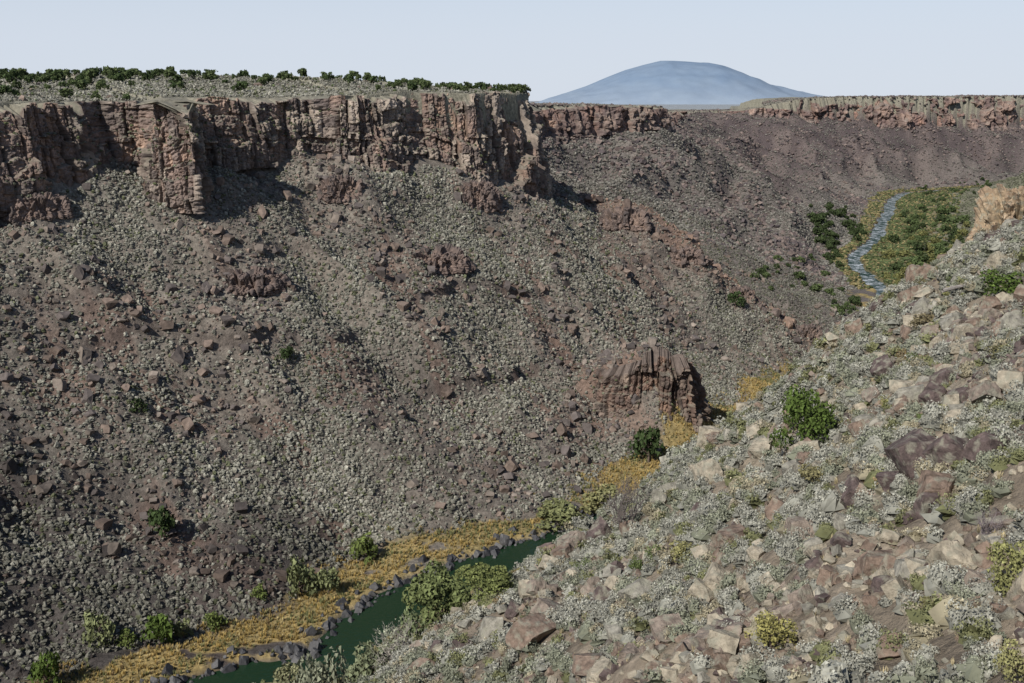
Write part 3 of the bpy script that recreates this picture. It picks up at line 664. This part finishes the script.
qs=np.arange(arc[sg[0]],arc[sg[-1]],1.0)
for q in qs:
    X=np.interp(q,arc,P[:,0]);Y=np.interp(q,arc,P[:,1]); X2=np.interp(q+1,arc,P[:,0]);Y2=np.interp(q+1,arc,P[:,1])
    tx,ty=X2-X,Y2-Y; h_=float(terrain(np.array([X-ty*8]),np.array([Y+tx*8]),True)[1]['hw'][0]); o_=h_-.3+rng.normal()*1.5+6*rng.random()*(rng.random()<.45); cand.append((X-ty*o_,Y+tx*o_))
WM=[mesh_np('river_boulder',pv,pf,np.repeat(np.array([tn]),len(pv),0),M_wet) for pv,pf,ps in [rock_proto(3,740+i,squash=1.0) for i in range(6)] for tn in ((.042,.042,.046),(.072,.07,.07))]
cand.sort(key=lambda q:-q[1]); m=0
for X,Y in cand:
    s=.7+2.0*rng.random()**2.2; zz=max(ground(X,Y),0)
    uu,vv,_=project(X,Y,zz)
    if vv>690: continue
    m+=1
    o=link('river_boulder',WM[int(rng.integers(12))],(X,Y,zz+.3),rng.random()*6.28,(s,s,s*1.05))
    lab=f'dark boulder on the far water edge, {ordn(m)} coming down from the river bend' if m<99 else f'dark boulder at the lower left water edge, {ordn(min(m-98,99))} from the upstream end'
    tag(o,lab,'boulder','dark boulders along the water edge')
# ---------------------------------------------------------------- trees and bushes
def crown_proto(seed,n,size,lob=9,tall=1.0):
    r=np.random.default_rng(seed); L=[(0,0,.55*tall,.40)]
    for i in range(lob):
        a=r.random()*6.28; hgt=.2+.8*r.random(); q=(.58-.28*hgt)*(.7+.55*r.random()); L.append((q*math.cos(a),q*math.sin(a),hgt*tall*.85,.15+.16*r.random()))
    V,Fc,sh=leafcloud(n,L,size,r,.95,.7); V[:,2]=np.maximum(V[:,2],.03)
    z=V[:,2]; V=V/np.array([np.abs(V[:,0]).max(),np.abs(V[:,1]).max(),z.max()]); return V,Fc,sh*(.7+.4*V[:,2])  # painted shade: crown colour darker towards its foot
def limbs(seed,n=7,top=.75,spread=.6):
    r=np.random.default_rng(seed); parts=[tube([(0,0,-.15),(.03,.02,.15),(-.02,.03,.4),(.02,0,top)],[.06,.05,.035,.012],6)]
    for i in range(n):
        a=r.random()*6.28; z0=.12+.4*r.random(); q=spread*(.6+.4*r.random())
        parts.append(tube([(0,0,z0),(q*.5*math.cos(a),q*.5*math.sin(a),z0+.12),(q*math.cos(a),q*math.sin(a),z0+.25)],[.025,.018,.006],5))
    return join(parts)
def tree(name,u,vb,vt,wpx,tint,label,cat,seed,t=None,n=1800,size=.05,group=None,tmin=20,tmax=3500,trunkc=(.13,.10,.08),lob=12):
    if t is None: p,t=hit(u,vb,tmin,tmax)
    else:
        dd=ray(u,vb)*t; p=np.array((dd[0],dd[1],0.)); p[2]=ground(p[0],p[1])
    top=ray(u,vt); ztop=H+top[2]*(p[1]/top[1]); h=max(ztop-p[2],1.0); w=wpx/F*t/2
    e=bpy.data.objects.new(name,None); COL.objects.link(e); e.location=[float(q) for q in p]; tag(e,label,cat,group)
    V,Fc,sh=crown_proto(seed,n,size,lob)
    link('crown',mesh_np('crown',V*np.array((w,w,h)),Fc,np.array(tint)[None]*sh[:,None],M_leaf),parent=e)
    V,Fc=limbs(seed); link('trunk',mesh_np('trunk',V*np.array((w,w,h)),Fc,np.repeat(np.array([trunkc]),len(V),0),M_bark),parent=e)
    return e
G1=(.085,.125,.03); G2=(.12,.15,.045); G3=(.19,.21,.10); G4=(.05,.075,.028)
tree('juniper',805,447,384,78,G1,'bright green juniper standing alone on the middle of the near slope','tree',1,n=3200,size=.035,tmax=160)
tree('juniper',442,620,566,80,(.14,.165,.065),'left one of the twin junipers on the slope edge above the river','tree',2,t=97,n=3200,size=.04)
tree('juniper',487,645,565,70,(.15,.17,.06),'right one of the twin junipers on the slope edge above the river','tree',3,t=91,n=3200,size=.04)
tree('riverside_tree',325,700,645,72,(.21,.22,.15),'grey green leafy tree at the bottom edge left of the bare grey tree','tree',4,t=105,n=1900,size=.04)
tree('leafy_bush',1004,302,270,52,G1,'dark green bush at the right edge below the orange outcrop','bush',5,n=1200,size=.05,tmax=170)
tree('leafy_bush',1006,592,540,60,(.235,.235,.095),'yellow green bush at the right edge above the corner','bush',6,n=1500,size=.045,tmax=120)
tree('leafy_bush',770,650,618,58,(.30,.275,.10),'bright yellow bush near the bottom edge of the near slope','bush',7,n=1300,size=.045,tmax=120)
tree('leafy_bush',1014,690,642,50,(.28,.27,.12),'pale yellow bush in the bottom right corner','bush',8,n=1300,size=.045,tmax=120)
tree('leafy_bush',812,488,466,44,(.2,.18,.09),'olive bush on the slope below the bright green juniper','bush',9,n=900,size=.06,tmax=140)
tree('leafy_bush',925,328,314,34,(.19,.16,.09),'brown olive bush on the upper near slope left of the dark green bush','bush',10,n=800,size=.06,tmax=160)
tree('leafy_bush',1000,362,345,40,(.17,.16,.08),'olive bush at the right edge a little below the dark green bush','bush',11,n=800,size=.06,tmax=160)
tree('leafy_bush',880,492,474,36,(.25,.185,.10),'rusty orange bush left below the biggest dark boulder','bush',12,n=800,size=.06,tmax=140)
tree('leafy_bush',930,622,600,44,(.21,.20,.09),'olive yellow bush on the lower slope left of the yellow green bush','bush',13,n=900,size=.055,tmax=140)
tree('leafy_bush',685,560,541,36,(.25,.235,.10),'yellow bush on the slope right below the bare dead shrub','bush',14,n=800,size=.06,tmax=140)
tree('willow_bush',564,530,502,60,(.19,.2,.09),'olive willow bush on the far bank at the end of the green water','bush',15,n=800,size=.07,tmin=300)
tree('willow_bush',602,508,486,46,(.22,.215,.10),'yellow olive willow on the far bank just behind the near slope edge','bush',16,n=600,size=.08,tmin=300)
tree('willow_bush',372,690,646,56,(.17,.19,.11),'grey green willow on the near bank between the grey green tree and the bare tree','bush',17,n=900,size=.07,tmin=200)
tree('willow_bush',416,652,610,46,(.15,.18,.09),'green willow on the near bank just left of the twin junipers','bush',18,n=800,size=.07,tmin=200)
tree('willow_bush',290,694,668,44,(.2,.2,.11),'olive willow on the near bank at the bottom edge left of the grey green tree','bush',19,n=700,size=.07,tmin=200)
tree('willow_bush',395,676,640,44,(.18,.2,.12),'pale willow on the near bank behind the bare grey tree','bush',20,n=700,size=.07,tmin=200)
for i,(u_,vb,vt,w_,tc,lab) in enumerate([(648,462,424,46,G4,'dark green bush beside the brown outcrop on the far bank'),(300,595,552,42,G3,'pale green willow at the back of the golden grass'),(328,594,566,28,G3,'smaller pale willow just right of the pale green willow'),
 (366,563,534,34,G2,'green willow above the golden grass, left of the green water'),(100,645,612,34,G3,'pale willow at the lower left, left of the dark green willow'),(127,646,628,24,G2,'low green bush between the two willows at the lower left'),(160,648,612,36,G1,'dark green willow at the lower left on the edge of the talus'),
 (214,630,611,28,G2,'low round green bush between the lower left willows and the pale green willow'),(48,690,648,36,G1,'green willow in the bottom left corner'),(162,540,505,34,G4,'dark green shrub on the boulder field at the left'),(166,193,176,20,G2,'small green tree growing at the foot of the rock pillar'),
 (735,310,290,22,G4,'dark juniper on the far slope left of the river bend'),(286,362,345,22,G4,'dark juniper on the slope below the low brown ledge'),(140,412,398,20,G4,'small dark juniper on the left talus slope'),(258,600,585,22,G2,'small round bush left of the pale green willow'),(184,640,618,22,G3,'pale bush right beside the dark green willow')]):
    tree('willow_bush' if tc!=G4 else 'juniper',u_,vb,vt,w_,tc,lab,'bush' if tc!=G4 else 'tree',30+i,n=500,size=.085,tmin=200)
def branchy(seed,depth=4,n0=6):
    r=np.random.default_rng(seed); parts=[]
    def br(p,d,L,rad,k):
        q=p+d*L*.5+r.normal(size=3)*L*.06; e=q+(d+r.normal(size=3)*.2)*L*.5
        parts.append(tube([p,q,e],[rad,rad*.8,rad*.55],4))
        if k<=0: return
        for i in range(3):
            nd=d+r.normal(size=3)*.55; nd[2]+=.12; nd/=np.linalg.norm(nd); br(q if i==0 else e,nd,L*.72,rad*.55,k-1)
    for i in range(n0):
        a=6.28*i/n0+r.random(); d=np.array((.55*math.cos(a),.55*math.sin(a),.9)); d/=np.linalg.norm(d); br(np.array((0,0,-.05)),d,.38,.03,depth)
    V,Fc=join(parts); V=V/np.array((np.abs(V[:,0]).max(),np.abs(V[:,1]).max(),V[:,2].max())); return V,Fc
def bare(name,u,vb,vt,wpx,t,label,seed,c,leaf=0):
    if t is None: p,t=hit(u,vb,20,170)
    else:
        dd=ray(u,vb)*t; p=np.array((dd[0],dd[1],ground(dd[0],dd[1])))
    top=ray(u,vt); h=max(H+top[2]*(p[1]/top[1])-p[2],1.); w=wpx/F*t/2
    V,Fc=branchy(seed); V=V*np.array((w,w,h))
    e=bpy.data.objects.new(name,None); COL.objects.link(e); e.location=[float(q) for q in p]; tag(e,label,'tree' if leaf else 'shrub')
    link('branches',mesh_np('branches',V,Fc,np.repeat(np.array([c]),len(V),0),M_bark),parent=e)
    if leaf:
        pv,pf,ps=crown_proto(seed+1,leaf,.035); link('crown',mesh_np('crown',pv*np.array((w*.9,w*.9,h)),pf,np.array((.27,.28,.2))[None]*ps[:,None],M_leaf),parent=e)
bare('bare_tree',400,700,625,70,98,'bare grey tree with thin leafless branches at the bottom edge below the twin junipers',51,(.34,.31,.27),260)
bare('dead_shrub',624,526,474,54,88,'bare dark dead shrub on the upper edge of the near slope',52,(.14,.12,.11))
bare('dead_shrub',985,540,508,44,None,'leafless purple grey shrub left above the yellow green bush',53,(.2,.17,.17))
p,t=hit(965,292,40,170)
V,Fc=tube([(-2.2,-.3,.15),(-.8,0,.45),(.8,.1,.75),(2.3,.3,1.25)],[.2,.17,.13,.05],7); V2,F2_=tube([(.4,.05,.65),(1.0,-.4,1.2),(1.5,-.6,1.4)],[.08,.06,.02],5)
V,Fc=join([(V,Fc),(V2,F2_)]); o=link('fallen_log',mesh_np('fallen_log',V,Fc,np.repeat(np.array([(.24,.22,.2)]),len(V),0),M_bark),p); tag(o,'weathered grey fallen log lying left of the dark green bush near the outcrop','log')
# junipers along the mesa top
JM=[mesh_np('juniper',V,Fc,np.array(tn)[None]*sh[:,None],M_leaf) for i in range(5) for V,Fc,sh in [crown_proto(1000+i,260,.13,7)] for tn in ((.06,.085,.034),(.085,.11,.046))]
SEG=[(-40,112,'the left cliff buttress'),(112,150,'the dark recess'),(150,195,'the tall rock pillar'),(195,240,'the shadowed gully'),(240,335,'the recessed wall'),(335,432,'the stepped buttress'),(432,560,'the mesa point')]
n=30000; uu=-8+536*rng.random(n); tt=560+470*rng.random(n)
dx=(uu-512)/F; x=dx*tt; y=tt; z,f=terrain(x,y,True); ux,_,_=project(x,y,z)
k=f['ins']&(f['dC']>np.interp(ux,[0,400,470],[24,24,19]))&(f['dC']<260)&(ux>-10)&(ux<528); x,y,z,ux=x[k],y[k],z[k],ux[k]; dC=f['dC'][k]
dens=np.clip((dC-np.interp(ux,[0,330,440,480],[80,75,45,10]))/90,.06,1)
NB=298; bi=((ux+10)/538*NB).astype(int); rows={}
for b in range(NB):
    c_=np.where(bi==b)[0]
    if len(c_)==0: continue
    i=int(rng.choice(c_,p=dens[c_]/dens[c_].sum()))
    h=3.2+4.6*rng.random(); w=h*(.5+.32*rng.random()); h*=np.interp(ux[i],[0,380,520],[1,1,.85]); 
    o=link('juniper',JM[int(rng.integers(10))],(x[i],y[i],z[i]-.2),rng.random()*6.28,(float(w),float(w),float(h))); o['category']='tree'; o['group']='junipers along the mesa top'
    for j,sg_ in enumerate(SEG):
        if sg_[0]<=ux[i]<sg_[1]: rows.setdefault(j,[]).append((ux[i],o)); break
for j,l in rows.items():
    l.sort(key=lambda q:q[0])
    for i,(q,o) in enumerate(l): o['label']=f'small juniper on the mesa top above {SEG[j][2]}, {ordn(min(i+1,99))} from left'
# trees along the distant river
FM=[mesh_np('riverside_tree',V,Fc,np.array(tn)[None]*sh[:,None],M_leaf) for i in range(4) for V,Fc,sh in [crown_proto(1100+i,260,.12,7)] for tn in ((.05,.07,.028),(.085,.115,.045),(.16,.16,.06))]
ZN=[('dark',[(808,205),(850,205),(866,240),(855,268),(825,268)],60,'dark riverside tree left of the distant river',(0,)),
    ('green',[(905,208),(972,212),(970,275),(905,288),(888,258),(893,235)],99,'green riverside tree on the meadow right of the distant river',(1,1,0,2)),
    ('yellow',[(885,275),(905,280),(905,292),(885,298)],10,'yellow green bush by the near bend of the distant river',(2,)),
    ('slope',[(735,280),(800,250),(860,300),(850,318)],34,'dark green shrub on the slope left below the distant river',(0,1)),
    ('upper',[(908,190),(990,178),(1000,190),(925,205)],40,'small green tree on the rise above the distant meadow',(1,0))]
for nm,poly,cnt,lab,cs in ZN:
    poly=np.array(poly,float); lo=poly.min(0);hi=poly.max(0); l=[]; tries=0
    while len(l)<cnt and tries<cnt*6:
        tries+=1
        a=lo+(hi-lo)*rng.random(2)
        if not inpoly(np.array([a[0]]),np.array([a[1]]),poly)[0]: continue
        p,t=hit(a[0],a[1],700,3200)
        dR=polydist(np.array([p[0]]),np.array([p[1]]),RIV)[0][0]
        if dR<15: continue
        h=(4.5+6*rng.random()**1.3)*(.8 if nm in('upper','slope','yellow') else 1.25); w=h*(.55+.4*rng.random())
        ci=int(rng.integers(4))*3+cs[int(rng.integers(len(cs)))]
        o=link('riverside_tree',FM[ci],(p[0],p[1],p[2]-.3),rng.random()*6.28,(w,w,h)); o['category']='tree'; o['group']='trees along the distant river'; l.append((a[0],o))
    l.sort(key=lambda q:q[0])
    for i,(q,o) in enumerate(l): o['label']=f'{lab}, {ordn(i+1)} from the left'
# ---------------------------------------------------------------- light, sky, camera
EL=math.radians(39); az=Vector((-.62,-.785,0)).normalized(); sd=Vector((az.x*math.cos(EL),az.y*math.cos(EL),math.sin(EL)))
sl=bpy.data.lights.new('sun','SUN'); sl.energy=5.0; sl.angle=math.radians(.5); sl.color=(1,.955,.89)
so=bpy.data.objects.new('sun',sl); COL.objects.link(so); so.rotation_euler=sd.to_track_quat('Z','Y').to_euler(); so.location=(0,0,600)
wd=bpy.data.worlds.new('World'); SC.world=wd; wd.use_nodes=True; nt=wd.node_tree; N=nt.nodes; L=nt.links
sk=N.new('ShaderNodeTexSky'); sk.sky_type='NISHITA'; sk.sun_disc=False; sk.sun_elevation=EL; sk.sun_rotation=math.atan2(az.x,az.y)%(2*math.pi); sk.altitude=2000; sk.air_density=1.0; sk.dust_density=1.5; sk.ozone_density=1.5
tc=N.new('ShaderNodeTexCoord'); sx_=N.new('ShaderNodeSeparateXYZ'); L.new(tc.outputs['Generated'],sx_.inputs[0])
hz=N.new('ShaderNodeMapRange'); hz.inputs['From Min'].default_value=.05; hz.inputs['From Max'].default_value=.36; hz.inputs['To Min'].default_value=.93; hz.inputs['To Max'].default_value=0; L.new(sx_.outputs['Z'],hz.inputs['Value'])
mx=N.new('ShaderNodeMix'); mx.data_type='RGBA'; mx.inputs[7].default_value=(6.5,7.1,8.1,1)
L.new(hz.outputs['Result'],mx.inputs[0]); L.new(sk.outputs['Color'],mx.inputs[6])
bg=N['Background']; bg.inputs['Strength'].default_value=.10; L.new(mx.outputs[2],bg.inputs['Color'])
cam=bpy.data.cameras.new('camera'); cam.sensor_width=36; cam.lens=F*36/1024; cam.clip_start=.5; cam.clip_end=120000
co=bpy.data.objects.new('camera',cam); COL.objects.link(co); co.location=(0,0,H); co.rotation_euler=(math.radians(90)-PITCH,0,0); SC.camera=co
SC.view_settings.view_transform='Standard'; SC.view_settings.look='None'; SC.view_settings.exposure=0
